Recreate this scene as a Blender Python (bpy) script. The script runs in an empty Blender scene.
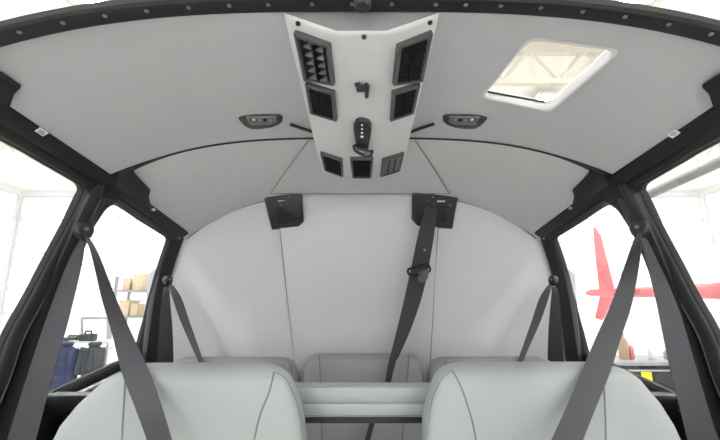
import bpy, bmesh, math, random
from mathutils import Vector, Matrix
from mathutils.geometry import delaunay_2d_cdt
random.seed(7)
scene = bpy.context.scene
COL = scene.collection
V = Vector
PI = math.pi

# ------------------------------------------------------------------ camera
F = 400.0; CX = 361.5; CY = 220.0
PITCH = math.radians(12.0)
CS, SN = math.cos(PITCH), math.sin(PITCH)
EYE = 1.6                                   # eye height above the hangar floor; lengths below are relative to the eye
cd = bpy.data.cameras.new('camera'); cam = bpy.data.objects.new('camera', cd); COL.objects.link(cam)
cam.location = (0, 0, EYE); cam.rotation_euler = (PI/2 + PITCH, 0, 0)
cd.sensor_width = 36; cd.lens = 36*F/720; cd.clip_start = .02; cd.clip_end = 200
cd.shift_x = -(CX-360)/720
scene.camera = cam

def ray(px, py):
    v = (CY-py)/F
    return V(((px-CX)/F, CS - v*SN, SN + v*CS))
def P(px, py, Y):
    d = ray(px, py); return d*(Y/d.y)
def hit(px, py, g, t0=.25, t1=3.0, n=400):
    d = ray(px, py); a = t0; ga = g(d*a)
    for i in range(1, n+1):
        b = t0 + (t1-t0)*i/n; gb = g(d*b)
        if ga*gb <= 0:
            for _ in range(30):
                m = (a+b)/2; gm = g(d*m)
                if ga*gm <= 0: b = m
                else: a, ga = m, gm
            return d*((a+b)/2)
        a, ga = b, gb
    return d*t1
def interp(tab, x):
    if x <= tab[0][0]: return tab[0][1]
    for (a, fa), (b, fb) in zip(tab, tab[1:]):
        if x <= b: return fa + (fb-fa)*(x-a)/(b-a)
    return tab[-1][1]
def smooth(pts, n=6, closed=False):
    """Catmull-Rom through tuples/vectors"""
    pts = [V(p) for p in pts]; out = []; N = len(pts)
    R = range(N if closed else N-1)
    for i in R:
        g = (lambda k: pts[k % N]) if closed else (lambda k: pts[max(0, min(N-1, k))])
        p0, p1, p2, p3 = g(i-1), g(i), g(i+1), g(i+2)
        for k in range(n):
            t = k/n
            out.append(.5*((2*p1) + (p2-p0)*t + (2*p0-5*p1+4*p2-p3)*t*t + (3*p1-p0-3*p2+p3)*t**3))
    if not closed: out.append(pts[-1])
    return out

# ---------------------------------------------------- shapes of the cabin
RAIL = [(-.2, .43), (.2, .405), (.694, .37), (1.04, .338), (1.47, .281), (1.7, .25)]
HW = .68
def zrail(Y): return interp(RAIL, Y)
def zcen(Y):
    (a, fa), (b, fb), (c, fc) = (.57, .469), (1.04, .455), (1.5, .418)
    return fa*(Y-b)*(Y-c)/((a-b)*(a-c)) + fb*(Y-a)*(Y-c)/((b-a)*(b-c)) + fc*(Y-a)*(Y-b)/((c-a)*(c-b))
def zroof(X, Y):
    zc = zcen(Y); return zc - (zc-zrail(Y))*(abs(X)/HW)**3.4
SIDE = [(-1.0, .80), (-.6, .86), (-.4, .875), (-.2, .87), (-.1, .86), (0, .84), (.1, .81), (.2, .775), (.25, .757), (.30, .742), (.34, .73), (.42, .70)]
def wside(Z): return interp(SIDE, Z)
def ybulk(Z): return 1.5 + .14*(1-math.exp(-max(-.1, .418-Z)/.16)) + .03*max(0, -.1-Z)
CONS = [(.568, .429), (1.19, .388)]
def zcons(X, Y):
    b = interp(CONS, Y); s = .39 + (.1-.39)*(Y-.568)/.62
    return b + s*max(0, abs(X)-.041)
def on_roof(px, py, off=0): return hit(px, py, lambda p: p.z-(zroof(p.x, p.y)-off))
def on_side(px, py, off=0): return hit(px, py, lambda p: abs(p.x)-(wside(p.z)-off))
def on_bulk(px, py, off=0): return hit(px, py, lambda p: p.y-(ybulk(p.z)-off))
def on_cons(px, py, off=0): return hit(px, py, lambda p: p.z-(zcons(p.x, p.y)-off))
def M(px): return 723-px

# ------------------------------------------------------------- materials
MAT = {}
def mat(name, col, rough=.6, metal=0, var=.06, nscale=30, bump=0, bscale=200, spec=.5, tint=None, aniso=None, coat=0):
    m = bpy.data.materials.new(name); m.use_nodes = True
    nt = m.node_tree; b = nt.nodes['Principled BSDF']
    b.inputs['Roughness'].default_value = rough; b.inputs['Metallic'].default_value = metal
    b.inputs['Specular IOR Level'].default_value = spec
    if coat: b.inputs['Coat Weight'].default_value = coat
    tc = nt.nodes.new('ShaderNodeTexCoord')
    n = nt.nodes.new('ShaderNodeTexNoise'); n.inputs['Scale'].default_value = nscale; n.inputs['Detail'].default_value = 4
    nt.links.new(tc.outputs['Object'], n.inputs['Vector'])
    r = nt.nodes.new('ShaderNodeMapRange'); r.inputs['To Min'].default_value = 1-var; r.inputs['To Max'].default_value = 1+var
    nt.links.new(n.outputs['Fac'], r.inputs['Value'])
    mx = nt.nodes.new('ShaderNodeVectorMath'); mx.operation = 'SCALE'; mx.inputs[0].default_value = col
    nt.links.new(r.outputs['Result'], mx.inputs['Scale']); nt.links.new(mx.outputs[0], b.inputs['Base Color'])
    if bump:
        n2 = nt.nodes.new('ShaderNodeTexNoise'); n2.inputs['Scale'].default_value = bscale; n2.inputs['Detail'].default_value = 3
        nt.links.new(tc.outputs['Object'], n2.inputs['Vector'])
        bp = nt.nodes.new('ShaderNodeBump'); bp.inputs['Strength'].default_value = bump; bp.inputs['Distance'].default_value = .0002
        nt.links.new(n2.outputs['Fac'], bp.inputs['Height']); nt.links.new(bp.outputs[0], b.inputs['Normal'])
    MAT[name] = m; return m
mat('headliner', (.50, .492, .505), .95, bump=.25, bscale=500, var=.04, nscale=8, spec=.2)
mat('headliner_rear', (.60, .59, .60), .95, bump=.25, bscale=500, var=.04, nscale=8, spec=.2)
mat('bulkhead', (.66, .65, .675), .8, bump=.2, bscale=400, var=.03, nscale=6, spec=.25)
mat('leather', (.30, .318, .318), .5, bump=.3, bscale=260, var=.03, nscale=10, spec=.4)
mat('leather_shaded', (.27, .28, .275), .55, bump=.3, bscale=260, var=.03, nscale=10, spec=.4)  # darker copy of the seat leather, shade of the rear bench in its colour
mat('stitch', (.17, .175, .175), .8)
mat('console', (.66, .65, .66), .5, bump=.08, var=.02, spec=.4)
mat('console_plate', (.20, .20, .205), .6)
mat('black', (.013, .013, .0135), .55, bump=.2, bscale=150, spec=.4)
mat('black_satin', (.018, .018, .019), .38, bump=.1, bscale=120, spec=.5)
mat('frame_grey', (.024, .0245, .025), .45, bump=.1, bscale=120, spec=.4)
mat('rubber', (.012, .012, .012), .7)
mat('bead_highlight_grey', (.09, .09, .09), .4, spec=.6)  # header strip colour; on the door frames it paints the highlight lines
mat('vent_black', (.03, .03, .031), .42, var=.1); mat('vent_frame', (.075, .075, .077), .4); mat('vent_fin', (.012, .012, .013), .7, spec=.1)
mat('vent_grey', (.16, .16, .16), .5)
mat('dark_hole', (.004, .004, .004), .9)
mat('steel', (.5, .5, .5), .35, metal=1)
mat('dull_steel', (.22, .22, .22), .5, metal=.6)
mat('label_white', (.75, .75, .73), .6)
mat('label_ink', (.12, .12, .13), .6)
mat('lamp_glass', (.55, .55, .45), .2)
mat('hangar_wall', (.80, .80, .79), .9, var=.03, nscale=2)
mat('hangar_roof', (.80, .785, .74), .9, var=.03, nscale=2)
mat('girt', (.6, .6, .6), .7); mat('hangar_beam', (.62, .59, .52), .7)
mat('hangar_floor', (.72, .72, .70), .5, var=.1, nscale=1.5)
mat('red_paint', (.60, .15, .16), .35, var=.03, coat=.3)
mat('white_paint', (.8, .8, .8), .35)
mat('grey_paint', (.28, .28, .29), .5)
mat('blue_cloth', (.022, .028, .075), .85, bump=.3, bscale=60)
mat('slate_cloth', (.035, .042, .05), .9, bump=.3, bscale=60)
mat('cart_black', (.018, .018, .018), .5)
mat('yellow', (.8, .6, .02), .6)
mat('tan', (.35, .25, .16), .7)
mat('wood', (.55, .44, .30), .7, var=.2)
mat('clear_plastic', (.6, .62, .62), .3)
def belt_mat(name, col):
    m = mat(name, col, .6, var=.03, spec=.35)
    nt = m.node_tree; b = nt.nodes['Principled BSDF']
    tc = nt.nodes.new('ShaderNodeTexCoord'); w = nt.nodes.new('ShaderNodeTexWave')
    w.inputs['Scale'].default_value = 220; w.inputs['Distortion'].default_value = .4
    nt.links.new(tc.outputs['UV'], w.inputs['Vector'])
    bp = nt.nodes.new('ShaderNodeBump'); bp.inputs['Strength'].default_value = .35; bp.inputs['Distance'].default_value = .001
    nt.links.new(w.outputs['Fac'], bp.inputs['Height']); nt.links.new(bp.outputs[0], b.inputs['Normal'])
belt_mat('belt', (.056, .056, .065)); belt_mat('belt_dark', (.042, .042, .045)); belt_mat('belt_black', (.014, .014, .015))
def glass_mat(name, tint, gl):
    m = bpy.data.materials.new(name); m.use_nodes = True; nt = m.node_tree
    nt.nodes.remove(nt.nodes['Principled BSDF']); out = nt.nodes['Material Output']
    tr = nt.nodes.new('ShaderNodeBsdfTransparent'); tr.inputs[0].default_value = (*tint, 1)
    gs = nt.nodes.new('ShaderNodeBsdfGlossy'); gs.inputs['Roughness'].default_value = .02
    lw = nt.nodes.new('ShaderNodeLayerWeight'); lw.inputs[0].default_value = .35
    ml = nt.nodes.new('ShaderNodeMath'); ml.operation = 'MULTIPLY_ADD'; ml.inputs[1].default_value = gl*.12; ml.inputs[2].default_value = .02
    nt.links.new(lw.outputs['Facing'], ml.inputs[0])
    mx = nt.nodes.new('ShaderNodeMixShader')
    nt.links.new(ml.outputs[0], mx.inputs[0]); nt.links.new(tr.outputs[0], mx.inputs[1]); nt.links.new(gs.outputs[0], mx.inputs[2])
    nt.links.new(mx.outputs[0], out.inputs['Surface']); MAT[name] = m
glass_mat('glass', (.95, .96, .955), .8); glass_mat('sunroof_glass', (.90, .90, .875), .8)
def emit_mat(name, col, s):
    m = bpy.data.materials.new(name); m.use_nodes = True; nt = m.node_tree
    nt.nodes.remove(nt.nodes['Principled BSDF']); e = nt.nodes.new('ShaderNodeEmission')
    e.inputs[0].default_value = (*col, 1); e.inputs[1].default_value = s
    nt.links.new(e.outputs[0], nt.nodes['Material Output'].inputs['Surface']); MAT[name] = m
emit_mat('lamp', (.98, .985, 1), 55.0); emit_mat('wall_glow', (.985, .99, 1), 1.5); emit_mat('led', (1, 1, 1), .5)  # middle entry: glow of the light panels added on the hangar walls

# --------------------------------------------------------------- builders
def tag(o, label=None, cat=None, group=None, kind=None):
    if label: o['label'] = label
    if cat: o['category'] = cat
    if group: o['group'] = group
    if kind: o['kind'] = kind
    return o
def thing(name, label, cat, loc, group=None, kind=None):
    o = bpy.data.objects.new(name, None); COL.objects.link(o); o.empty_display_size = .05
    o.location = V(loc) + V((0, 0, EYE)); return tag(o, label, cat, group, kind)
WORLD = {}
def obj(name, bm, m, parent=None, smooth_=True, angle=40):
    """link a bmesh (eye-relative coordinates) as one mesh object"""
    bmesh.ops.remove_doubles(bm, verts=bm.verts, dist=1e-6)
    bmesh.ops.recalc_face_normals(bm, faces=bm.faces)
    if parent is None:
        xs = [v.co for v in bm.verts]
        o0 = V(((min(c.x for c in xs)+max(c.x for c in xs))/2, (min(c.y for c in xs)+max(c.y for c in xs))/2, min(c.z for c in xs)+EYE))
    else:
        o0 = WORLD.get(parent.name, parent.location.copy())
    for v in bm.verts: v.co = v.co + V((0, 0, EYE)) - o0
    me = bpy.data.meshes.new(name); bm.to_mesh(me); bm.free()
    me.materials.append(MAT[m])
    if smooth_:
        for p in me.polygons: p.use_smooth = True
        try: me.set_sharp_from_angle(angle=math.radians(angle))
        except Exception: pass
    o = bpy.data.objects.new(name, me); COL.objects.link(o)
    if parent is None: o.location = o0
    else: o.parent = parent
    WORLD[o.name] = o0
    return o
def struct(name, bm, m, parent=None, **k):
    o = obj(name, bm, m, parent, **k)
    if parent is None: o['kind'] = 'structure'
    return o
def loft(bm, rings, caps=True, closed=True):
    vr = [[bm.verts.new(p) for p in r] for r in rings]; n = len(rings[0])
    for a, b in zip(vr, vr[1:]):
        for i in range(n if closed else n-1):
            j = (i+1) % n
            try: bm.faces.new((a[i], a[j], b[j], b[i]))
            except ValueError: pass
    if caps and closed:
        for r in (vr[0], vr[-1]):
            try: bm.faces.new(r)
            except ValueError: pass
    return vr
def sweep(bm, pts, prof, normals, closed=False, bsign=1, scale=None):
    """prof: list of (b, n) offsets; b = side direction, n = along the normal"""
    N = len(pts); rings = []
    for i in range(N):
        a = pts[(i-1) % N] if closed or i > 0 else pts[i]
        c = pts[(i+1) % N] if closed or i < N-1 else pts[i]
        t = (c-a).normalized(); n = normals[i] if isinstance(normals, list) else normals
        b = t.cross(n).normalized()*bsign; n = b.cross(t).normalized()*bsign
        s = scale[i] if scale else 1
        rings.append([pts[i] + b*u*s + n*w for u, w in prof])
    if closed: rings.append(rings[0])
    loft(bm, rings, caps=not closed)
def tube(bm, pts, r, seg=8):
    pts = [V(p) for p in pts]; rings = []; N = len(pts); prev = None
    for i in range(N):
        t = (pts[min(N-1, i+1)]-pts[max(0, i-1)]).normalized()
        if prev is None: prev = t.orthogonal().normalized()
        prev = (prev - t*prev.dot(t)).normalized(); b = t.cross(prev)
        rr = r[i] if isinstance(r, (list, tuple)) else r
        rings.append([pts[i] + (prev*math.cos(2*PI*k/seg) + b*math.sin(2*PI*k/seg))*rr for k in range(seg)])
    loft(bm, rings)
def box(bm, c, s, rot=None, bev=0):
    r = bmesh.ops.create_cube(bm, size=1); vs = r['verts']
    for v in vs:
        co = V((v.co.x*s[0], v.co.y*s[1], v.co.z*s[2]))
        if rot: co = rot @ co
        v.co = co + V(c)
    if bev:
        es = list({e for v in vs for e in v.link_edges})
        bmesh.ops.bevel(bm, geom=es, offset=bev, segments=2, affect='EDGES', profile=.5)
def ball(bm, c, r, sx=1, sy=1, sz=1, u=12, v=8):
    q = bmesh.ops.create_uvsphere(bm, u_segments=u, v_segments=v, radius=r)
    for w in q['verts']: w.co = V((w.co.x*sx, w.co.y*sy, w.co.z*sz)) + V(c)
def disc(bm, c, n, r, h, seg=14):
    """short cylinder centred on c, axis n"""
    n = V(n).normalized(); a = n.orthogonal().normalized(); b = n.cross(a); c = V(c)
    rings = []
    for hh, rr in ((-h/2, r), (h*.3, r), (h/2, r*.8)):
        rings.append([c + n*hh + (a*math.cos(2*PI*k/seg) + b*math.sin(2*PI*k/seg))*rr for k in range(seg)])
    loft(bm, rings)
def prism(bm, poly, off):
    """polygon (list of Vector) extruded by vector off"""
    loft(bm, [[V(p) for p in poly], [V(p)+V(off) for p in poly]])
def rprism(bm, poly, off, bev=.003):
    """extruded polygon whose far edge is rounded"""
    poly = [V(p) for p in poly]; off = V(off); c = sum(poly, V())/len(poly); L = off.length; R = []
    for h, ins in ((0, 0), (L-bev, 0), (L-bev*.3, bev*.35), (L, bev)):
        R.append([p + off.normalized()*h + (c-p).normalized()*ins for p in poly])
    loft(bm, R)
def patch(c00, c10, c11, c01, flip=1):
    n = (c10-c00).cross(c01-c00).normalized()*flip
    def f(u, v, h=0): return (c00*(1-u)+c10*u)*(1-v) + (c01*(1-u)+c11*u)*v + n*h
    f.n = n; return f
def pbox(bm, f, u0, u1, v0, v1, h0, h1):
    prism_ = [[f(u0, v0, h), f(u1, v0, h), f(u1, v1, h), f(u0, v1, h)] for h in (h0, h1)]
    loft(bm, prism_)
def ribbon(bm, L, R, th=.0018):
    """belt webbing between two edge polylines, with thickness and UVs"""
    uv = bm.loops.layers.uv.verify(); N = len(L); rings = []
    for i in range(N):
        t = (L[min(N-1, i+1)]-L[max(0, i-1)]).normalized(); n = t.cross(R[i]-L[i]).normalized()*th
        m = (L[i]+R[i])/2
        rings.append([L[i]+n*.3, m+n, R[i]+n*.3, R[i]-n*.3, m-n, L[i]-n*.3])
    vr = [[bm.verts.new(p) for p in r] for r in rings]
    U = [0, .5, 1, 1, .5, 0]; s = 0
    for i in range(N-1):
        s2 = s + (L[i+1]-L[i]).length/.05
        for k in range(6):
            j = (k+1) % 6
            f = bm.faces.new((vr[i][k], vr[i][j], vr[i+1][j], vr[i+1][k]))
            for lp, (a, b) in zip(f.loops, ((U[k], s), (U[j], s), (U[j], s2), (U[k], s2))): lp[uv].uv = (a, b)
        s = s2
    bm.faces.new(vr[0]); bm.faces.new(vr[-1])
def nb(): return bmesh.new()

# =================================================================== CABIN
# ---------------------------------------------------------------- headliner
def roof_sheet(x0, x1, y0, y1, nx=64, ny=24, off=0, th=.012):
    bm = nb(); rows = []
    for side in (0, 1):
        g = []
        for j in range(ny+1):
            Y = y0 + (y1-y0)*j/ny
            g.append([bm.verts.new((x0+(x1-x0)*i/nx, Y, zroof(x0+(x1-x0)*i/nx, Y)-off+side*th)) for i in range(nx+1)])
        rows.append(g)
    for g in rows:
        for j in range(ny):
            for i in range(nx): bm.faces.new((g[j][i], g[j][i+1], g[j+1][i+1], g[j+1][i]))
    a, b = rows
    for j in range(ny):
        for i in (0, nx): bm.faces.new((a[j][i], a[j+1][i], b[j+1][i], b[j][i]))
    for i in range(nx):
        for j in (0, ny): bm.faces.new((a[j][i], a[j][i+1], b[j][i+1], b[j][i]))
    return bm
def boolean_cut(o, cutters):
    for c in cutters:
        md = o.modifiers.new('cut', 'BOOLEAN'); md.operation = 'DIFFERENCE'; md.object = c; md.solver = 'EXACT'
    dg = bpy.context.evaluated_depsgraph_get(); dg.update()
    me = bpy.data.meshes.new_from_object(o.evaluated_get(dg)); o.modifiers.clear(); o.data = me
    for c in cutters: bpy.data.objects.remove(c)
def rrect(x0, x1, y0, y1, r, n=5):
    out = []
    for cx, cy, a in ((x1-r, y1-r, 0), (x0+r, y1-r, 90), (x0+r, y0+r, 180), (x1-r, y0+r, 270)):
        for k in range(n+1):
            t = math.radians(a+90*k/n); out.append((cx+r*math.cos(t), cy+r*math.sin(t)))
    return out
SUN = [on_roof(530, 40), on_roof(617, 52), on_roof(549, 111), on_roof(483, 97)]
sx0 = (SUN[0].x+SUN[3].x)/2; sx1 = (SUN[1].x+SUN[2].x)/2; sy0 = (SUN[0].y+SUN[1].y)/2; sy1 = (SUN[2].y+SUN[3].y)/2
def sun_loop(inset, n=6):
    """sunroof opening in plan, corners rounded"""
    c = sum((V((p.x, p.y)) for p in SUN), V((0, 0)))/4; q = []
    cs = [V((p.x, p.y)) for p in SUN]
    for i in range(4):
        a, b, d = cs[i-1], cs[i], cs[(i+1) % 4]
        u = (a-b).normalized(); w = (d-b).normalized(); b = b - (u+w)*0 + (u+w)*inset
        r = .022
        for k in range(n+1):
            t = k/n; q.append((b+u*r)*(1-t)**2 + b*2*t*(1-t) + (b+w*r)*t*t)
    return q
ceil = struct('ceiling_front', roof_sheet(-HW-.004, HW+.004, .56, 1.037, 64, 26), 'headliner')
cb = nb(); lp = sun_loop(-.001); prism(cb, [V((p.x, p.y, .30)) for p in lp], (0, 0, .3))
cut = obj('cutter', cb, 'black'); boolean_cut(ceil, [cut])
for p in ceil.data.polygons: p.use_smooth = True
try: ceil.data.set_sharp_from_angle(angle=math.radians(40))
except Exception: pass
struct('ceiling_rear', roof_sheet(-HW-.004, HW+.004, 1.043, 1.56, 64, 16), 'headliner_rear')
# outer skin of the roof, above the headliner
bm = roof_sheet(-.72, .72, .57, 1.7, 40, 20, off=-.016, th=.008)
skin = struct('roof_skin', bm, 'white_paint')
cb = nb(); prism(cb, [V((p.x, p.y, .30)) for p in sun_loop(-.002)], (0, 0, .4))
cut = obj('cutter', cb, 'black'); boolean_cut(skin, [cut])
# sunroof: white moulded reveal, glass on top
sr = thing('window_5', 'sunroof pane let into the right side of the headliner', 'window', ((sx0+sx1)/2, (sy0+sy1)/2, .44), kind='structure')
bm = nb(); R = []
for ins, dz, flat in ((-.007, -.0004, 0), (-.0045, -.0016, 0), (-.001, -.0008, 0), (.001, .003, 0), (.0015, .009, 0), (.0015, .013, 0)):
    R.append([V((p.x, p.y, zroof(p.x, p.y)+dz)) for p in sun_loop(ins)])
loft(bm, R, caps=False)
obj('reveal', bm, 'console', sr)
bm = nb(); lp = sun_loop(-.012); prism(bm, [V((p.x, p.y, zroof(p.x, p.y)+.0145)) for p in lp], (0, 0, .004)); obj('pane', bm, 'sunroof_glass', sr)
bm = nb(); a, b = V((SUN[3].x+.008, SUN[3].y-.003, 0)), V((SUN[2].x-.01, SUN[2].y-.003, 0))
tube(bm, [V((a.x+(b.x-a.x)*t, a.y+(b.y-a.y)*t, zroof(a.x, a.y)+.012-.01*t)) for t in (0, .3, .6, 1)], .0022, 6)
obj('seal', bm, 'rubber', sr)

# centre fold of the rear headliner
q = [(309, 140), (415, 140), (449, 193), (270.5, 193)]
bm = nb(); c = [on_roof(*p) for p in q]; g0 = []; g1 = []
for j in range(13):
    for lst, off in ((g0, .005), (g1, -.002)):
        row = []
        for i in range(17):
            u, v = i/16, j/12; p = (c[0]*(1-u)+c[1]*u)*(1-v)+(c[3]*(1-u)+c[2]*u)*v
            row.append(bm.verts.new((p.x, p.y, zroof(p.x, p.y)-off)))
        lst.append(row)
for g in (g0, g1):
    for j in range(12):
        for i in range(16): bm.faces.new((g[j][i], g[j][i+1], g[j+1][i+1], g[j+1][i]))
for j in range(12):
    for i in (0, 16): bm.faces.new((g0[j][i], g0[j+1][i], g1[j+1][i], g1[j][i]))
for i in range(16):
    for j in (0, 12): bm.faces.new((g0[j][i], g0[j][i+1], g1[j][i+1], g1[j][i]))
struct('ceiling_center', bm, 'headliner_rear')
bm = nb()
for pl in (((309, 140), (290, 166), (270.5, 193)), ((415, 140), (432, 166), (449, 193)), ((270.5, 193.5), (360, 194), (449, 193.5))):
    pts = [on_roof(*p, off=.0052) for p in smooth([V((*p, 0)).to_2d() for p in pl], 6)]
    tube(bm, pts, .0012, 6)
struct('trim_1', bm, 'stitch')

# seam strip between front and rear headliner, widening into the door posts
bm = nb(); pts = []; sc = []
N = 56
for i in range(N+1):
    X = -HW + 2*HW*i/N; pts.append(V((X, 1.04, zroof(X, 1.04)-.0005)))
    e = max(0, abs(X)-.52)/.16; sc.append(.75 + 3.6*e**1.6)
sweep(bm, pts, [(-.0045, .0), (-.0035, .003), (.0035, .003), (.0045, .0)], V((0, 0, -1)), scale=sc)
struct('trim_2', bm, 'black')

# windshield header: a black arched frame with a row of screws
hd = thing('trim_3', None, None, (0, .55, .47), kind='structure')
def zhead(X): return .469 - (.469-.36)*(abs(X)/HW)**3.1
pts = [V((-.9+1.8*i/60, .5455, zhead(-.9+1.8*i/60))) for i in range(61)]
bm = nb(); sweep(bm, pts, [(-.0155, .006), (-.0165, -.002), (-.014, -.008), (-.009, -.006), (.006, -.006), (.011, -.007), (.0155, -.003), (.0165, .006)], V((0, 0, 1)), bsign=1)
obj('header_frame', bm, 'black', hd)
bm = nb(); sweep(bm, [p+V((0, .0175, 0)) for p in pts], [(-.003, .012), (-.003, -.003), (.002, -.003), (.002, .012)], V((0, 0, 1)))
obj('header_bead', bm, 'bead_highlight_grey', hd)
for px, py in ((18, 34), (62, 23), (104, 16.5), (146, 11), (188, 8), (229, 5), (242+26, 4), (312, 2.5), (352, 2.5-1), (392, 2.5), (436, 2.5), (466, 3), (501, 3.5), (541, 5), (583, 8), (625, 12), (669, 20), (711, 29)):
    d = ray(px, py); p = hit(px, py, lambda p: p.y-.543)
    s = nb(); z = zhead(p.x)-.0055
    disc(s, (p.x, .5445, z-.001), (0, 0, -1), .0036, .003, 10); box(s, (p.x, .5445, z-.0024), (.005, .001, .0008))
    obj('screw', s, 'dull_steel', hd)

# ------------------------------------------------------------ rear bulkhead
bm = nb(); nx = 60; nz = 40; F0 = []; B0 = []
for lst, dy in ((F0, 0), (B0, .02)):
    for j in range(nz+1):
        row = []
        for i in range(nx+1):
            X = -.86+1.72*i/nx; top = min(zroof(X, 1.51)+.004, .5)
            top = max(top, .12)
            Z = -.95 + (top+.95)*j/nz
            row.append(bm.verts.new((X, ybulk(Z)+dy-.03*0, Z)))
        lst.append(row)
for g in (F0, B0):
    for j in range(nz):
        for i in range(nx): bm.faces.new((g[j][i], g[j][i+1], g[j+1][i+1], g[j+1][i]))
for j in range(nz):
    for i in (0, nx): bm.faces.new((F0[j][i], F0[j+1][i], B0[j+1][i], B0[j][i]))
for i in range(nx):
    for j in (0, nz): bm.faces.new((F0[j][i], F0[j][i+1], B0[j][i+1], B0[j][i]))
wr = struct('wall_rear', bm, 'bulkhead')
pl = [on_bulk(*p) for p in ((276.5, 197), (445, 197), (438, 215), (434.5, 270), (430, 358), (428, 400), (296, 400), (294.5, 358), (284.5, 270), (278.5, 215))]
pl = [p+V((0, -.001, 0)) for p in pl]
bm = nb(); rprism(bm, pl, (0, -.004, 0), .002); obj('access_panel', bm, 'bulkhead', wr)
bm = nb()
for e in (((277.5, 205), (284, 270), (294.5, 358), (295.5, 400)), ((440, 205), (435, 270), (430.5, 358), (429, 400))):
    tube(bm, [on_bulk(*p, off=.002) for p in e], .0016, 6)
obj('seam', bm, 'stitch', wr)
# piping where headliner meets bulkhead
bm = nb()
for s in (-1, 1):
    pts = []
    for i in range(25):
        X = .33+(.70-.33)*i/24; z = zroof(X, 1.51); pts.append(V((s*X, ybulk(z)-.002, z-.001)))
    tube(bm, pts, .0022, 6)
struct('trim_4', bm, 'stitch')

# ------------------------------------------------------------- cabin sides
def side_pts(pix, s, off=-.008):
    """pixel list given for the left side; mirrored when s = 1"""
    out = []
    for p in pix:
        q = on_side(*p, off=off); out.append((q.y, q.z))
    return out
FW = side_pts([(3, 142), (34, 159.5), (66, 177.8)], -1) + side_pts([(73.5, 182.5), (76.6, 188), (75, 195), (60, 225), (40, 262), (20, 300), (2, 332)], -1)
y_, z_ = FW[-1]
FW += [(y_-.01, z_-.12), (y_-.05, z_-.2), (y_-.14, z_-.24), (.5, -.34), (.25, -.32), (.14, -.24), (.12, 0), (.16, .25), (.22, .345), (.3, .355)]
RW = side_pts([(113, 204), (138, 220), (158, 232.5), (164.5, 237), (164.5, 244), (157, 266), (150, 290), (143, 318), (136, 343), (130.5, 356)], -1) + side_pts([(118, 364), (90, 377), (58, 392)], -1, .018)
RW += [(RW[-1][0]-.06, RW[-1][1]-.01), (1.09, -.20), (1.095, -.10), (1.10, .05), (1.105, .18), (1.112, .245), (1.128, .28)]
def dense(loop, closed=True):
    out = []; n = len(loop)
    for i in range(n if closed else n-1):
        a, b = V(loop[i]), V(loop[(i+1) % n]); k = max(1, int((b-a).length/.04))
        for j in range(k): out.append(a+(b-a)*j/k)
    return out
def rounded(loop):
    return smooth([V(p) for p in loop], 4, True)
FWL, RWL = rounded(FW), rounded(RW)
outer = [(.0, -.95), (1.66, -.95), (1.66, .262)] + [(y, zrail(y)+.02) for y in (1.47, 1.2, 1.04, .87, .694, .45, .2, .0)]
outer = [V(p) for p in dense(outer)]
def inside(p, l):
    r = False; n = len(l)
    for i in range(n):
        a, b = l[i], l[(i+1) % n]
        if (a.y > p.y) != (b.y > p.y) and p.x < a.x+(b.x-a.x)*(p.y-a.y)/(b.y-a.y): r = not r
    return r
def wall_mesh(s, loops, th=.008, shift=0):
    bm = nb(); pts = []; eds = []
    for l in loops:
        k = len(pts); n = len(l); pts += [p.copy() for p in l]; eds += [(k+i, k+(i+1) % n) for i in range(n)]
    for i in range(40):
        for j in range(32):
            p = V((i*.0437+.011, -.94+j*.0411))
            if inside(p, loops[0]) and not any(inside(p, l) for l in loops[1:]): pts.append(p)
    v2, e2, f2, *_ = delaunay_2d_cdt(pts, eds, [], 0, 1e-6)
    A = [bm.verts.new((s*(wside(p.y)+shift), p.x, p.y)) for p in v2]
    B = [bm.verts.new((s*(wside(p.y)+shift+th), p.x, p.y)) for p in v2]
    cnt = {}
    for f in f2:
        c = sum((v2[i] for i in f), V((0, 0)))/len(f)
        if not inside(c, loops[0]) or any(inside(c, l) for l in loops[1:]): continue
        bm.faces.new([A[i] for i in f]); bm.faces.new([B[i] for i in reversed(f)])
        for i in range(len(f)):
            e = (f[i], f[(i+1) % len(f)]); cnt[e] = 1
    for (i, j) in cnt:
        if (j, i) not in cnt: bm.faces.new((A[i], B[i], B[j], A[j]))
    for v in [v for v in bm.verts if not v.link_faces]: bm.verts.remove(v)
    return bm
def inset_loop(l, d):
    out = []; n = len(l); area = sum(l[i].x*l[(i+1) % n].y-l[(i+1) % n].x*l[i].y for i in range(n)); sg = 1 if area > 0 else -1
    for i in range(n):
        t = (l[(i+1) % n]-l[i-1]).normalized(); out.append(l[i]+V((-t.y, t.x))*d*sg)
    return out
def side_norm(s, z):
    dw = (wside(z+.01)-wside(z-.01))/.02
    return V((-s, 0, s*0 - 0)) if False else V((-s, 0, dw)).normalized()
def ring3(s, l, off=0):
    return [V((s*(wside(p.y)-off), p.x, p.y)) for p in l], [side_norm(s, p.y) for p in l]
wn = 1
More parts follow.
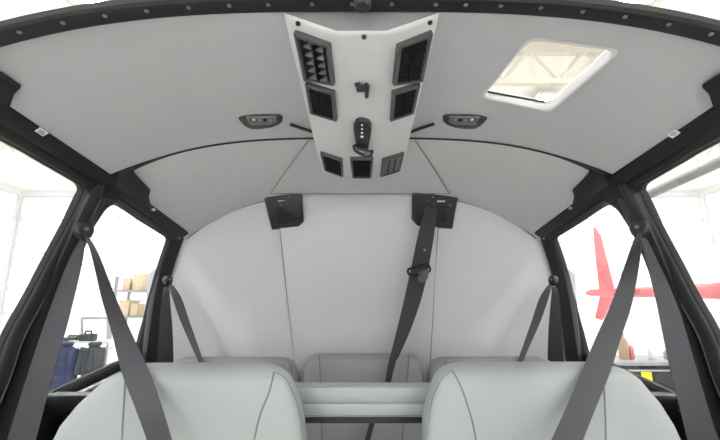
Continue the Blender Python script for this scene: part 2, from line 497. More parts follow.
for s, nm in ((-1, 'left'), (1, 'right')):
    struct('wall_'+nm, wall_mesh(s, [outer, FWL, RWL]), 'black', smooth_=False)
    for l, w in ((FWL, .042), (RWL, .03)):
        d = thing('door_%d' % wn, None, None, (s*.86, sum(p.x for p in l)/len(l), -.3), kind='structure')
        pts, nr = ring3(s, l)
        area = sum(l[i].x*l[(i+1) % len(l)].y-l[(i+1) % len(l)].x*l[i].y for i in range(len(l)))
        bs = (1 if area > 0 else -1)*(1 if s < 0 else -1)
        bm = nb(); sweep(bm, pts, [(-.001, -.007), (-.001, .012), (.004, .018), (w*.45, .021), (w-.004, .019), (w, .012), (w, -.005)], nr, True, bsign=bs)
        fr = obj('door_frame', bm, 'frame_grey', d)
        bm = nb(); sweep(bm, pts, [(.000, .012), (-.004, .010), (-.005, .002), (-.004, -.005), (.001, -.007)], nr, True, bsign=bs)
        obj('window_seal', bm, 'rubber', d)
        bm = nb(); sweep(bm, pts, [(w-.006, .016), (w-.0055, .0205), (w-.004, .0215), (w-.002, .0205), (w-.0015, .014)], nr, True, bsign=bs)  # lighter ridge painting the highlight line along the door frame
        obj('frame_highlight', bm, 'bead_highlight_grey', d)
        wo = struct('window_%d' % wn, wall_mesh(s, [inset_loop(l, -.004)], .002, .003), 'glass', smooth_=False)
        wn += 1 if wn != 4 else 0
    # roof rail
    rl = thing('trim_5' if s < 0 else 'trim_6', None, None, (s*.69, .9, .33), kind='structure')
    bm = nb(); R = []
    for i in range(40):
        Y = .0+1.53*i/39; z = zrail(Y)
        R.append([V((s*(HW-.006+a), Y, z+b)) for a, b in ((0, .02), (-.001, -.003), (.003, -.006), (.022, -.021), (.027, -.022), (.029, -.015), (.033, -.015), (.036, -.023), (.05, -.028), (.055, -.02), (.06, .03))])
    loft(bm, R); obj('roof_rail', bm, 'black', rl)
    # stickers on the rail
    for (px, py, k) in ((41.5, 131.5, 1), (153.5, 209.5, .7)) if s < 0 else ((674, 133.5, 1), (570.5, 208, .7)):
        g = lambda p: p.z-(zrail(p.y)-.006-.79*(abs(p.x)-(HW-.003))+0)
        p = hit(px, py, g, .5, 2.2)
        n = V((-s*.62, 0, -.79)).normalized(); t = V((0, 1, -.1)).normalized(); b = n.cross(t).normalized()
        hw, hh = .011*k, .0065*k
        st = nb(); c = p+n*.0015
        f = patch(c-t*hw-b*hh, c+t*hw-b*hh, c+t*hw+b*hh, c-t*hw+b*hh)
        if f.n.dot(n) < 0: f = patch(c-t*hw+b*hh, c+t*hw+b*hh, c+t*hw-b*hh, c-t*hw-b*hh)
        pbox(st, f, 0, 1, 0, 1, -.002, .0006); so = obj('sticker', st, 'label_white', rl)
        st = nb()
        for r in range(3): pbox(st, f, .15, .85-.15*(r == 2), .2+.22*r, .3+.22*r, .0004, .0009)
        obj('print', st, 'label_ink', so)
    # dark grab brackets tucked under the headliner edge
    for k, pix in enumerate((((-40, 52), (2, 72), (21, 85), (15, 91), (10.5, 104), (-40, 78)), ((119, 172.5), (133, 166.5), (134.5, 172.5), (142, 181), (150.5, 189.5), (148.8, 196), (151, 206), (133, 195), (114, 182)))):
        pp = [on_roof(*(p if True else p), off=.004) for p in pix]
        if s > 0: pp = [V((-p.x, p.y, p.z)) for p in pp]
        bm = nb(); rprism(bm, pp, (0, 0, -.009), .003)
        obj('bracket', bm, 'black', rl)
    # B post and C post
    bp = thing('trim_7' if s < 0 else 'trim_8', None, None, (s*.8, 1.06, -.9), kind='structure')
    pix = [(111, 178), (97, 195), (88, 212), (78, 235), (66, 262), (53, 300), (38, 345), (22, 400), (8, 450)]
    cp = [on_side(*p, off=.02) for p in pix]; cp = [V((s*abs(p.x), p.y, p.z)) for p in cp]
    cp = smooth(cp, 4); cp.append(cp[-1]+V((s*.0, -.02, -.5)))
    bm = nb(); sweep(bm, cp, [(-.036, -.03), (-.034, .008), (-.026, .014), (-.004, .016), (-.001, .011), (.002, .016), (.024, .014), (.032, .008), (.034, -.03)], [side_norm(s, p.z) for p in cp])
    obj('door_post', bm, 'black_satin', bp)
    pix = [(180, 229), (174, 243), (166.5, 265), (160, 290), (154.5, 325), (150, 360), (146, 395)]
    cp = [hit(*p, lambda p: p.y-(ybulk(p.z)-.022)) for p in pix]; cp = [V((s*abs(p.x), p.y, p.z)) for p in cp]
    cp = smooth(cp, 4); cp.append(cp[-1]+V((0, .04, -.5)))
    bm = nb(); sweep(bm, cp, [(-.03, -.02), (-.03, .004), (-.024, .012), (0, .016), (.02, .012), (.026, .004), (.026, -.02)], [V((-s*.75, -.66, 0))]*len(cp))
    obj('rear_post', bm, 'black_satin', bp)
    bm = nb(); pp = [on_side(*p, off=.03) for p in ((104, 172), (124, 172), (131, 182), (112, 200), (96, 196))]
    pp = [V((s*abs(p.x), p.y, p.z)) for p in pp]; rprism(bm, pp, V((-s*.012, 0, -.006)), .004); obj('gusset', bm, 'rubber', bp)
    # inner sill and cross tube behind the front seat
    bm = nb(); zt_, zb_ = P(65, 395, 1.16).z, P(65, 413, 1.16).z; box(bm, (s*.665, 1.185, (zt_+zb_)/2), (.41, .05, zt_-zb_), bev=.008)
    obj('cross_bar', bm, 'black_satin', bp)
    bm = nb(); box(bm, (s*.72, 1.27, -.62), (.28, .1, .62), bev=.01); obj('lower_box', bm, 'black', bp)
    # polished slide strip below the rear window
    sp = [on_side(*p, off=.034) for p in ((66, 400), (78, 394.5), (98, 385), (120, 374), (132, 368))]
    sp = [V((s*abs(p.x), p.y, p.z)) for p in sp]
    bm = nb(); sweep(bm, sp, [(-.007, -.006), (-.007, .005), (-.003, .01), (.003, .01), (.007, .005), (.007, -.006)], [side_norm(s, p.z) for p in sp]); obj('slide_strip', bm, 'steel', bp)

bm = nb(); box(bm, (0, .85, -.97), (1.72, 1.75, .04)); struct('floor', bm, 'grey_paint')

# windshield pane ahead of the camera's back
bm = nb(); g = []
for j in range(13):
    t = j/12; row = []
    for i in range(25):
        a = math.radians(-62+124*i/24); rr = 1
        X = .88*math.sin(a)/math.sin(math.radians(62)); top = zhead(X)+.01
        Yf = .53-(.53+.85)*t**.8*(1) ; Z = top-(top+.75)*t**1.6
        row.append(bm.verts.new((X, Yf-.25*t*(math.cos(a)), Z)))
    g.append(row)
for j in range(12):
    for i in range(24): bm.faces.new((g[j][i], g[j][i+1], g[j+1][i+1], g[j+1][i]))
struct('window_6', bm, 'glass')

# ============================================================ FRONT SEATS
def seat_back(bm, left, right, yf, dep, zt, rtop, lean=.12, zb=-.75, nz=26, seg=40):
    """loft of rounded-rectangle slices; left/right: tables z -> x"""
    rings = []
    zs = [zb + (zt-rtop-zb)*i/(nz-9) for i in range(nz-9)] + [zt-rtop + rtop*math.sin(PI/2*k/9) for k in range(1, 10)]
    for z in zs:
        e = max(0, (z-(zt-rtop))/rtop); h = dep/2*max(.12, math.sqrt(max(0, 1-e*e)))
        xl, xr = interp(left, z), interp(right, z); c = (xl+xr)/2; hw = (xr-xl)/2
        yc = yf + dep/2 + (-lean)*(zt-z)*(1) ; r = []
        for k in range(seg):
            a = 2*PI*k/seg; ca, sa = math.cos(a), math.sin(a); n = 2/5.5
            x = math.copysign(abs(ca)**n, ca); y = math.copysign(abs(sa)**n, sa)
            r.append(V((c+hw*x, yc+h*y, z)))
        rings.append(r)
    loft(bm, rings)
    return zs
YF = .80
def tabs(pixL, pixR, Y):
    a = sorted((p.z, p.x) for p in (P(*q, Y) for q in pixL)); b = sorted((p.z, p.x) for p in (P(*q, Y) for q in pixR))
    return a, b
def dense_tab(t):
    pts = smooth([V((z, x)) for z, x in t], 5); return sorted((p.x, p.y) for p in pts)
Ysil = YF+.05
SPEC = {
 'left': (((55, 470), (65, 440), (74, 420), (86, 404), (103, 386), (120, 373), (140, 364.6), (150, 363)), ((309, 470), (307, 440), (304, 417), (299, 397), (291, 379), (281, 369.5), (272, 365), (262, 363)),
          ((125, 381), (123.5, 407), (121.5, 445)), ((274, 372), (269, 392), (260, 415), (253, 445)), ((274, 372), (286, 379), (296, 400), (301, 420), (303, 445)), ((124.5, 381), (132, 373), (150, 369))),
 'right': (((418, 470), (421, 440), (422.5, 420), (426, 402), (432.5, 382), (441, 370), (452, 364), (462, 362)), ((678, 470), (668, 440), (660, 420), (650, 402), (637, 384), (622, 370), (606, 364), (592, 362)),
          ((604, 388), (605.5, 415), (606, 445)), ((452, 370), (462, 389), (472, 420), (477, 445)), ((452, 370), (441, 380), (431, 405), (426, 445)), ((604.5, 388), (598, 375), (585, 368))),
}
for side, sp in SPEC.items():
    tl, tr = tabs(sp[0], sp[1], Ysil); tl, tr = dense_tab(tl), dense_tab(tr)
    ztop = max(tl[-1][0], tr[-1][0]); cx = (tl[0][1]+tr[0][1])/2
    lab = 'pale grey leather front seat under the belt from the left door post' if side == 'left' else 'pale grey leather front seat under the belt from the right door post'
    t = thing('front_seat', lab, 'seat', (cx, .8, -.95), 'front seats')
    LEAN = .10
    bm = nb(); seat_back(bm, tl, tr, YF, .10, ztop, .034, LEAN)
    back = obj('backrest', bm, 'leather', t, angle=80)
    def front(px, py, off=0):
        z0 = ztop
        def g(p):
            e = max(0, (p.z-(ztop-.034))/.034); h = .05*math.sqrt(max(.02, 1-min(1, e*e)))
            xl, xr = interp(tl, p.z), interp(tr, p.z); q = min(.999, abs((p.x-(xl+xr)/2)/((xr-xl)/2)))
            yy = (1-q**5.5)**(1/5.5)
            return p.y-(YF+.05-LEAN*(ztop-p.z)-h*yy-off)
        return hit(px, py, g, .4, 1.2, 800)
    for k, (nm, pl) in enumerate((('piping', sp[2]), ('piping', sp[3]), ('stitching', sp[4]), ('stitching', sp[5]))):
        bm = nb(); pts = [front(p.x, p.y, .0002) for p in smooth([V(p) for p in pl], 8)]
        tube(bm, pts, .0016 if k < 2 else .0009, 6); obj(nm, bm, 'stitch', back)
    bm = nb()
    R = []
    for k, (y, dx, z0, z1) in enumerate(((.38, -.03, -.70, -.60), (.40, 0, -.72, -.575), (.55, 0, -.72, -.56), (.72, 0, -.72, -.575), (.80, -.01, -.71, -.60))):
        w = .235+dx; R.append([V((cx+w*math.copysign(abs(math.cos(a))**.4, math.cos(a)), y, (z0+z1)/2+(z1-z0)/2*math.copysign(abs(math.sin(a))**.5, math.sin(a)))) for a in [2*PI*i/28 for i in range(28)]])
    loft(bm, R); obj('seat_cushion', bm, 'leather', t)
    for dx in (-.18, .18):
        bm = nb(); box(bm, (cx+dx, .62, -.835), (.03, .42, .23), bev=.006); obj('leg', bm, 'black', t)

# ============================================================== REAR SEATS
def rear_seat(name_label, pixL, pixR, seams, Y, grp):
    tl, tr = tabs(pixL, pixR, Y+.03); tl, tr = dense_tab(tl), dense_tab(tr)
    zt = max(tl[-1][0], tr[-1][0]); cx = (tl[0][1]+tr[0][1])/2
    t = thing('rear_seat', name_label, 'seat', (cx, Y, -.95), grp)
    bm = nb(); seat_back(bm, tl, tr, Y, .09, zt, .03, .05, zb=-.6); b = obj('backrest', bm, 'leather_shaded', t, angle=80)
    for pl in seams:
        bm = nb(); pts = []
        for p in smooth([V(p) for p in pl], 6):
            def g(p):
                e = max(0, (p.z-(zt-.03))/.03); h = .045*math.sqrt(max(.02, 1-min(1, e*e)))
                xl, xr = interp(tl, p.z), interp(tr, p.z); q = min(.999, abs((p.x-(xl+xr)/2)/((xr-xl)/2)))
                return p.y-(Y+.045-.05*(zt-p.z)-h*(1-q**5.5)**(1/5.5))
            pts.append(hit(p.x, p.y, g, .8, 1.8, 800))
        tube(bm, pts, .002, 6); obj('piping', bm, 'stitch', b)
    bm = nb(); w = (tr[0][1]-tl[0][1])/2-.005
    box(bm, (cx, Y-.22, -.62), (2*w, .42, .12), bev=.03); obj('seat_cushion', bm, 'leather_shaded', t)
    bm = nb(); box(bm, (cx, Y-.2, -.815), (2*w-.06, .34, .27), bev=.01); obj('base', bm, 'black', t)
rear_seat('grey leather rear seat at the left end of the bench', ((166, 420), (167, 400), (170, 372), (176, 361), (184, 358.5)), ((299.5, 420), (299, 390), (297.5, 374), (293, 363), (285, 358.5), (278, 357.5)), (((290, 363), (292, 375), (293, 395)),), 1.42, 'rear seats')
rear_seat('grey leather middle rear seat between the two front seats', ((301.5, 470), (302, 420), (302.5, 380), (304.5, 365), (310, 356.5), (318, 354)), ((425.5, 470), (425, 420), (424, 380), (420.5, 365), (415, 357), (407, 354.5)), (((319, 355), (320, 370), (321, 400), (322, 445)), ((409, 355.5), (408, 370), (405, 400), (402, 445))), 1.42, 'rear seats')
rear_seat('grey leather rear seat at the right end of the bench', ((427, 420), (427.5, 390), (428.5, 374), (432, 364), (439, 358.5), (446, 357)), ((559, 420), (558, 400), (556, 372), (550, 361), (541, 358.5)), (((446, 359), (444.5, 375), (444, 395)),), 1.42, 'rear seats')

# padded bar between the front seats
t = thing('padded_crossbar', 'pale grey padded bar bridging the gap between the two front seats', 'bar', (0, .97, -.26))
def bar(pix_top, pix_bot, Y0, dep, bev, nm, m):
    a = P(362, pix_top, Y0).z; b = P(362, pix_bot, Y0).z
    bm = nb(); box(bm, (.002, Y0+dep/2, (a+b)/2), (.52, dep, a-b), bev=bev); return obj(nm, bm, m, t)
bar(386.5, 406, .93, .06, .012, 'pad', 'leather')
bar(403.5, 418, .921, .075, .006, 'flange', 'leather')
bar(416.8, 423.5, .925, .07, .002, 'base_strip', 'rubber')
bm = nb(); tube(bm, [P(300, 415.5, .92), P(362, 415.8, .92), P(424, 415.5, .92)], .0012, 6); obj('piping', bm, 'stitch', t)

# ======================================================== OVERHEAD CONSOLE
con = thing('overhead_console', 'white overhead console with black vents running down the middle of the ceiling', 'console', (0, .9, .40))
YC0, YC1 = .568, 1.19
bm = nb(); R = []
XS = [-.123, -.121, -.112, -.085, -.06, -.05, -.04, -.02, 0, .02, .04, .05, .06, .085, .112, .121, .123]
def con_ring(Y, shrink, lift):
    low = []
    wd = 1.03 if Y < .6 else 1.03-.03*min(1, (Y-.6)/.5)
    for X in XS:
        x = X*shrink*wd; z = zcons(x, Y)
        ez = max(0, abs(X)-.112)/.011; z += .003*ez*ez + lift
        low.append(V((x, Y, z)))
    hi = [V((x, Y, zroof(x, Y)+.004)) for x in (.123*shrink*wd, -.123*shrink*wd)]
    return low+hi
for Y, sh, li in ((YC0, .992, .003), (YC0+.003, .997, .001), (YC0+.01, 1, 0)): R.append(con_ring(Y, sh, li))
for i in range(1, 22): R.append(con_ring(YC0+.01+(YC1-.02-YC0-.01)*i/22, 1, 0))
for Y, sh, li in ((YC1-.02, 1, 0), (YC1-.008, .985, .003), (YC1-.002, .96, .01), (YC1, .95, .02)): R.append(con_ring(Y, sh, li))
loft(bm, R); obj('console_shell', bm, 'console', con, angle=60)
# grey end plate behind the front lip
bm = nb(); A = []; B = []
for X in (-.125, -.112, -.08, -.041, 0, .041, .08, .112, .125):
    A.append(V((X, YC0-.0012, zcons(X, YC0)+.0032))); B.append(V((X, .562, zhead(X)-.0035)))
R = [A, B]; loft(bm, R, caps=False, closed=False); loft(bm, [[p+V((0, .002, .003)) for p in r] for r in R], caps=False, closed=False)
obj('end_plate', bm, 'console_plate', con)
def vent(pix, nrow, ncol, fin, tilt=0, fr=.006):
    """pix: four corners, order outer-front, inner-front, inner-rear, outer-rear"""
    c = [on_cons(*p, off=.0) for p in pix]
    f = patch(*c)
    if f.n.z > 0: f = patch(c[1], c[0], c[3], c[2])
    W = (c[1]-c[0]).length; H = (c[3]-c[0]).length; a = fr/W; b = fr/H
    bm = nb(); h = .009
    for (u0, u1, v0, v1) in ((0, a*1.2, 0, 1), (1-a*1.2, 1, 0, 1), (a, 1-a, 0, b*1.6), (a, 1-a, 1-b, 1)): pbox(bm, f, u0, u1, v0, v1, -.004, h)
    bmesh.ops.bevel(bm, geom=bm.edges[:], offset=.0012, segments=1, affect='EDGES')
    vo = obj('air_vent', bm, 'vent_frame', con)
    bm = nb(); pbox(bm, f, a*.8, 1-a*.8, b*.8, 1-b*.8, -.003, .001); obj('duct', bm, 'dark_hole', vo)
    for r in range(nrow):
        v = b*1.6+(1-2.6*b)*(r+.5)/nrow; dv = (1-2.6*b)/nrow*(.2 if fin == 'vent_grey' else .3)
        bm = nb()
        if fin == 'vent_grey' and nrow == 5:
            for uu in (.22, .56):
                T = lambda h: [f(uu, v-dv*1.6, h), f(uu+.24, v+dv*1.9, h), f(uu, v+dv*1.9, h)]
                loft(bm, [T(.0015), T(.0065)])
            obj('louver', bm, fin, vo); continue
        A = [f(a, v-dv, .0015), f(1-a, v-dv, .0015), f(1-a, v-dv*.4, .0015), f(a, v-dv*.4, .0015)]; B = [f(a, v+dv*.4, .0075), f(1-a, v+dv*.4, .0075), f(1-a, v+dv, .0075), f(a, v+dv, .0075)]
        loft(bm, [A, B]); obj('louver', bm, fin if fin == 'vent_grey' else 'vent_fin', vo)
    for q in range(1, ncol):
        u = a+(1-2*a)*q/ncol
        bm = nb(); pbox(bm, f, u-.02, u+.02, b, 1-b, .002, .008); obj('divider', bm, 'vent_fin', vo)
    return vo
v1 = vent(((295, 29.5), (331, 42.5), (335.5, 83), (305, 78)), 5, 2, 'vent_grey')
v2 = vent(((431.5, 29.5), (396.5, 43.5), (392, 83), (421.7, 79)), 6, 2, 'vent_black')
vent(((306, 81), (335.5, 90), (337.5, 119), (311, 111)), 5, 3, 'vent_black')
vent(((419.5, 81.5), (391.5, 90), (389.5, 119), (413, 111)), 5, 2, 'vent_black')
vent(((320.7, 151), (342.7, 158), (343.6, 175), (325, 168.5)), 4, 2, 'vent_black', fr=.005)
vent(((403.8, 151.4), (382, 158), (380, 175), (399.5, 169)), 4, 3, 'vent_grey', fr=.005)
vent(((350, 156.5), (373.5, 156.5), (371.5, 176), (352.5, 176)), 3, 2, 'vent_black', fr=.005)
for px, py in ((298, 23), (430, 22), (364, 36.5)):
    p = on_cons(px, py); bm = nb(); disc(bm, p+V((0, 0, -.0015)), (0, 0, -1), .0042, .004, 12); obj('screw', bm, 'vent_black', con)
# lever latch
p0 = on_cons(363, 86)
bm = nb(); box(bm, p0+V((0, 0, -.005)), (.026, .014, .012), bev=.003); lt = obj('latch', bm, 'vent_black', con)
bm = nb(); tube(bm, [on_cons(366, 84, .014), on_cons(367, 90, .017), on_cons(366.5, 97, .018)], [.004, .0045, .0042], 8)
tube(bm, [on_cons(355.5, 85, .011), on_cons(360, 84, .012)], .004, 8); obj('lever', bm, 'vent_black', lt)
# cabin light strip with a row of lamps, and the clip below it
loop = [(356, 119), (359, 117.3), (364, 117.3), (369, 119), (371.5, 123), (371, 130), (369.5, 138), (368, 146), (357, 146), (355.5, 138), (354, 130), (353.5, 123)]
bm = nb(); rprism(bm, [on_cons(*p) for p in loop], (0, 0, -.012), .003); ls = obj('light_strip', bm, 'vent_black', con)
for px, py, r in ((362, 125, .0036), (362, 129, .0036), (362, 132.8, .004), (362, 136.6, .0052)):
    bm = nb(); disc(bm, on_cons(px, py, .0125), (0, 0, -1), r*.65, .003, 12); obj('lamp', bm, 'led', ls)
bm = nb(); pts = [on_cons(*p, off=.018) for p in ((354, 146), (355, 150), (360, 153.5), (366, 156), (371, 155), (372, 151))]
tube(bm, smooth(pts, 4), .0042, 8)
pts = [on_cons(*p, off=.018) for p in ((355, 145), (361, 149), (372, 152))]; tube(bm, pts, .0036, 8)
cl = obj('clip', bm, 'vent_black', con)
bm = nb(); ball(bm, on_cons(367, 153.5, .024), .007, 1.3, .9, .8); obj('clip_knob', bm, 'dull_steel', cl)
for s in (-1, 1):
    bm = nb(); pp = ((290.5, 124.5), (302, 128.5), (316, 133)) if s < 0 else ((434, 124), (422, 128), (408, 133))
    tube(bm, [on_roof(*p, off=.008) for p in pp], .0042, 8); obj('strut', bm, 'vent_black', con)
# compass mounted on the header
t = thing('compass', 'round black compass clamped to the windshield header above the overhead console', 'compass', (.0, .535, .44))
c = P(362.5, 1.5, .52)
bm = nb(); disc(bm, c, (0, -.1, -1), .0135, .02, 24); obj('case', bm, 'black_satin', t)
bm = nb(); disc(bm, c+V((0, -.001, -.0105)), (0, -.1, -1), .0105, .003, 20); obj('dial', bm, 'vent_black', t)
bm = nb(); box(bm, c+V((0, .012, .012)), (.018, .02, .02), bev=.003); obj('bracket', bm, 'vent_black', t)

# ========================================================= READING LIGHTS
for s in (-1, 1):
    pix = [(238.5, 117), (243, 115.2), (255, 114), (270, 113.6), (280, 113.8), (283, 116), (282.5, 119.5), (279, 122.5), (272, 125.3), (262, 126.8), (251, 126.9), (245, 124), (241, 120)]
    if s > 0: pix = [(725.5-p[0], p[1]) for p in pix]
    f = lambda x: x if s < 0 else 725.5-x
    c = on_roof(f(261), 120)
    t = thing('reading_light', 'dark oval reading light in the headliner left of the console' if s < 0 else 'dark oval reading light in the headliner below the sunroof', 'light', c, 'ceiling reading lights')
    bm = nb(); rprism(bm, [on_roof(*p, off=-.001) for p in pix], (0, 0, -.008), .004); obj('bezel', bm, 'vent_black', t)
    bm = nb(); rprism(bm, [on_roof(f(a), b, off=.006) for a, b in ((246, 116.3), (276, 115.8), (277, 121), (270, 123.8), (250, 124.5))], (0, 0, -.0035), .0015); obj('plate', bm, 'dull_steel', t)
    bm = nb(); disc(bm, on_roof(f(253), 119.8, off=.010), (0, 0, -1), .0095, .005, 16); l = obj('lamp', bm, 'vent_black', t)
    bm = nb(); ball(bm, on_roof(f(253.5), 119.8, off=.013), .0055, 1, 1, .6); obj('lens', bm, 'lamp_glass', l)
    for a in (260, 270):
        bm = nb(); disc(bm, on_roof(f(a), 119.9, off=.0105), (0, 0, -1), .0028, .004, 10); obj('screw', bm, 'steel', t)
    bm = nb(); disc(bm, on_roof(f(265), 119.8, off=.0105), (0, 0, -1), .0045, .006, 10); obj('button', bm, 'dark_hole', t)

# ===================================================== BULKHEAD HARDWARE
for s in (-1, 1):
    pix = [(264, 194), (302, 193.3), (304, 222), (299.5, 227), (273, 230), (269, 216)] if s < 0 else [(458, 194), (412, 193.3), (411.5, 220), (417, 226.5), (451.5, 229), (454, 214)]
    dx = lambda a, b: a if s < 0 else b
    pp = [on_bulk(*p, off=.006) for p in pix]
    t = thing('belt_retractor', 'black belt retractor box on the rear wall, empty, left of the hanging belt' if s < 0 else 'black belt retractor box on the rear wall with the hanging belt in its slot', 'retractor', sum(pp, V())/6, 'belt retractor boxes')
    bm = nb(); rprism(bm, pp, (0, -.022, 0), .005); hb = obj('housing', bm, 'vent_black', t)
    def hp(px, py, off=.030): return on_bulk(px, py, off=off)
    x0, x1 = (276, 300) if s < 0 else (420, 446)
    bm = nb(); prism(bm, [hp(*p) for p in ((x0, 207), (x1, 206), (x1+1, 222), (x0+2, 224))], (0, -.0015, 0)); obj('cover_plate', bm, 'black', hb)
    for u in ((278, 285),) if s < 0 else ((421, 428), (437, 445)):
        bm = nb(); prism(bm, [hp(*p) for p in ((u[0], 200.5), (u[1], 200.5), (u[1], 202.2), (u[0], 202.2))], (0, -.0014, 0)); obj('label_plate', bm, 'clear_plastic', hb)
    for px, py in ((281, 205), (289.5, 197), (290, 205.5)) if s < 0 else ((418, 205.5), (433, 197), (433.5, 203.5), (450, 205)):
        bm = nb(); disc(bm, hp(px, py), (0, -1, 0), .0028, .003, 10); obj('screw', bm, 'steel', hb)
    bm = nb(); tube(bm, [hp(*p, .033) for p in (((270, 218), (279, 226), (302, 219)) if s < 0 else ((421, 209), (433, 206.5), (446, 209)))], .0022, 6); obj('lip', bm, 'black_satin', hb)
t = thing('coat_hook', 'small black hook on the rear wall beside the hanging belt clip', 'hook', on_bulk(406, 262, .004))
bm = nb(); p = on_bulk(406, 262, .006); box(bm, p, (.014, .008, .03), bev=.003); obj('base_plate', bm, 'vent_black', t)
bm = nb(); tube(bm, [p+V((0, -.004, .01)), p+V((.001, -.016, .006)), p+V((.002, -.02, .014))], .004, 8); obj('prong', bm, 'vent_black', t)

# ================================================================== BELTS
def edge_ribbon(rows, true_w=.047, sgn=1, n=5, dfn=None):
    """rows: (left px, right px, py, Y): webbing edges; turned about its length so its real width stays constant"""
    L = []; R = []
    for a, b, py, Y in rows:
        pa, pb = P(a, py, Y), P(b, py, Y); w = (pb-pa).length
        d = math.sqrt(max(0, min(true_w, .047)**2-w*w)) if w < true_w else 0
        pa2, pb2 = P(a, py, Y-sgn*d/2), P(b, py, Y+sgn*d/2); L.append(pa2); R.append(pb2)
    bm = nb(); ribbon(bm, smooth(L, n), smooth(R, n)); return bm
def anchor(t, c, s, r=.022):
    """D-ring cap: round black guide with a bolt"""
    n = V((-s, -.55, 0)).normalized(); bm = nb(); disc(bm, c, n, r, .022, 20); g = obj('guide', bm, 'black_satin', t)
    bm = nb(); disc(bm, c+n*.012+V((0, 0, .002)), n, r*.25, .005, 12); obj('bolt', bm, 'dull_steel', g)
    bm = nb(); a = n.cross(V((0, 0, 1))).normalized()
    tube(bm, [c+n*.004-a*r*.7+V((0, 0, -.012)), c+n*.008+V((0, 0, -r*1.25)), c+n*.004+a*r*.7+V((0, 0, -.012))], .005, 8); obj('slot_bar', bm, 'black', g)
BL = ['belt hanging from the left door post and crossing the outer edge of the left front seat', 'belt hanging from the right door post and crossing the outer edge of the right front seat']
# front left
c = on_side(84, 230, off=.05)
t = thing('seat_belt', 'grey seat belt from the left door post crossing the left front seat', 'seat belt', c, 'front seat belts')
anchor(t, c, -1)
bm = edge_ribbon(((84, 87.5, 235, 1.02), (91, 98, 253, .985), (101, 115, 296, .92), (111, 130, 330, .86), (121.5, 149.5, 372, .79), (134, 161.5, 405, .745), (148, 173, 443, .70), (160, 185, 480, .68), (172, 198, 530, .655), (187, 214, 630, .63), (190, 217, 748, .615)), .045, 1); obj('webbing', bm, 'belt', t)
def strap(rows, s, off):
    L = []; R = []; y0, y1 = rows[0][2], rows[-1][2]
    ya = on_side((rows[0][0]+rows[0][1])/2, y0, off=off).y; yb = on_side((rows[-1][0]+rows[-1][1])/2, y1, off=off).y
    for a, b, py in rows:
        Y = ya+(yb-ya)*(py-y0)/(y1-y0); L.append(P(a, py, Y)); R.append(P(b, py, Y))
    bm = nb(); ribbon(bm, smooth(L, 5), smooth(R, 5), .003); return bm
bm = strap(((80.5, 84.5, 239), (70, 83, 258), (55.5, 75, 294), (39, 63, 340), (24, 50, 386), (7, 36, 440), (-8, 22, 490), (-90, -60, 762)), -1, .045); obj('post_webbing', bm, 'belt', t)
# front right
c = on_side(639.5, 228, off=.05)
t = thing('seat_belt', 'grey seat belt from the right door post crossing the right front seat', 'seat belt', c, 'front seat belts')
anchor(t, c, 1)
bm = edge_ribbon(((636.5, 641, 233, 1.02), (629.5, 641, 252, .985), (612.5, 633, 300, .91), (597, 622, 335, .855), (582, 611, 370, .795), (565, 595, 410, .745), (550, 582, 443, .705), (536, 569, 480, .68), (522, 555, 530, .655), (508, 540, 630, .63), (505, 537, 748, .615)), .05, -1); obj('webbing', bm, 'belt', t)
bm = strap(((641, 646, 238), (646, 657, 260), (657, 677, 305), (669, 695, 364), (682, 711, 418), (688, 719, 442), (701, 734, 492), (783, 815, 762)), 1, .045); obj('post_webbing', bm, 'belt', t)
# rear outboard belts
for s in (-1, 1):
    m = (lambda x: x) if s < 0 else (lambda x: 721-x)
    c = hit(m(168), 280, lambda p: p.y-1.52)
    t = thing('seat_belt', 'dark rear seat belt hanging beside the left rear window' if s < 0 else 'dark rear seat belt hanging beside the right rear window', 'seat belt', c, 'rear outboard seat belts')
    anchor(t, c, s, .016)
    rows = [(169, 173, 285, 1.50), (172.5, 181.5, 298, 1.50), (180, 189, 320, 1.49), (190, 197, 343, 1.46), (199, 204, 364, 1.40), (203, 208, 385, 1.39)]
    rows = [(m(a), m(b), y, Y) if s < 0 else (m(b), m(a), y, Y) for a, b, y, Y in rows]
    bm = edge_ribbon(rows, .03, s); obj('webbing', bm, 'belt_dark', t)
    rows = [(164, 169, 287, 1.52), (161.5, 170, 300, 1.525), (159, 172.5, 330, 1.53), (157, 173.5, 365, 1.54), (156, 173, 400, 1.55)]
    rows = [(m(a), m(b), y, Y) if s < 0 else (m(b), m(a), y, Y) for a, b, y, Y in rows]
    bm = edge_ribbon(rows, .03, s); obj('post_webbing', bm, 'belt_black', t)
# centre rear belt
t = thing('seat_belt', 'dark seat belt hanging down the rear wall to the middle rear seat', 'seat belt', on_bulk(428, 208, .04))
bm = edge_ribbon(((425, 437.5, 208, 1.475), (418, 434, 235, 1.48), (411, 428.5, 268, 1.48), (404, 421, 300, 1.475), (395.5, 408.5, 335, 1.46), (388, 395, 365, 1.40), (384.5, 390, 384, 1.37), (373, 378, 412, 1.33), (365, 370, 440, 1.30), (357, 362, 470, 1.27), (349, 354, 519, 1.2)), .046, 1)
obj('webbing', bm, 'belt_dark', t)
bm = nb(); pts = [P(*p) for p in ((408, 270, 1.462), (412, 268, 1.458), (426, 264.5, 1.458), (429.5, 267, 1.463), (428.5, 272, 1.466), (414, 275.5, 1.462), (409, 274, 1.462))]
tube(bm, smooth(pts, 4, True)+[pts[0]], .0045, 8); ck = obj('clip', bm, 'rubber', t)
bm = nb(); prism(bm, [P(*p, 1.468) for p in ((418, 272), (429, 270), (427.5, 278), (423, 283), (417, 282))], (0, -.008, 0)); obj('tongue', bm, 'vent_black', ck)
bm = nb(); disc(bm, P(424.5, 250, 1.471), (0, -1, 0), .0035, .004, 10); obj('button', bm, 'steel', t)

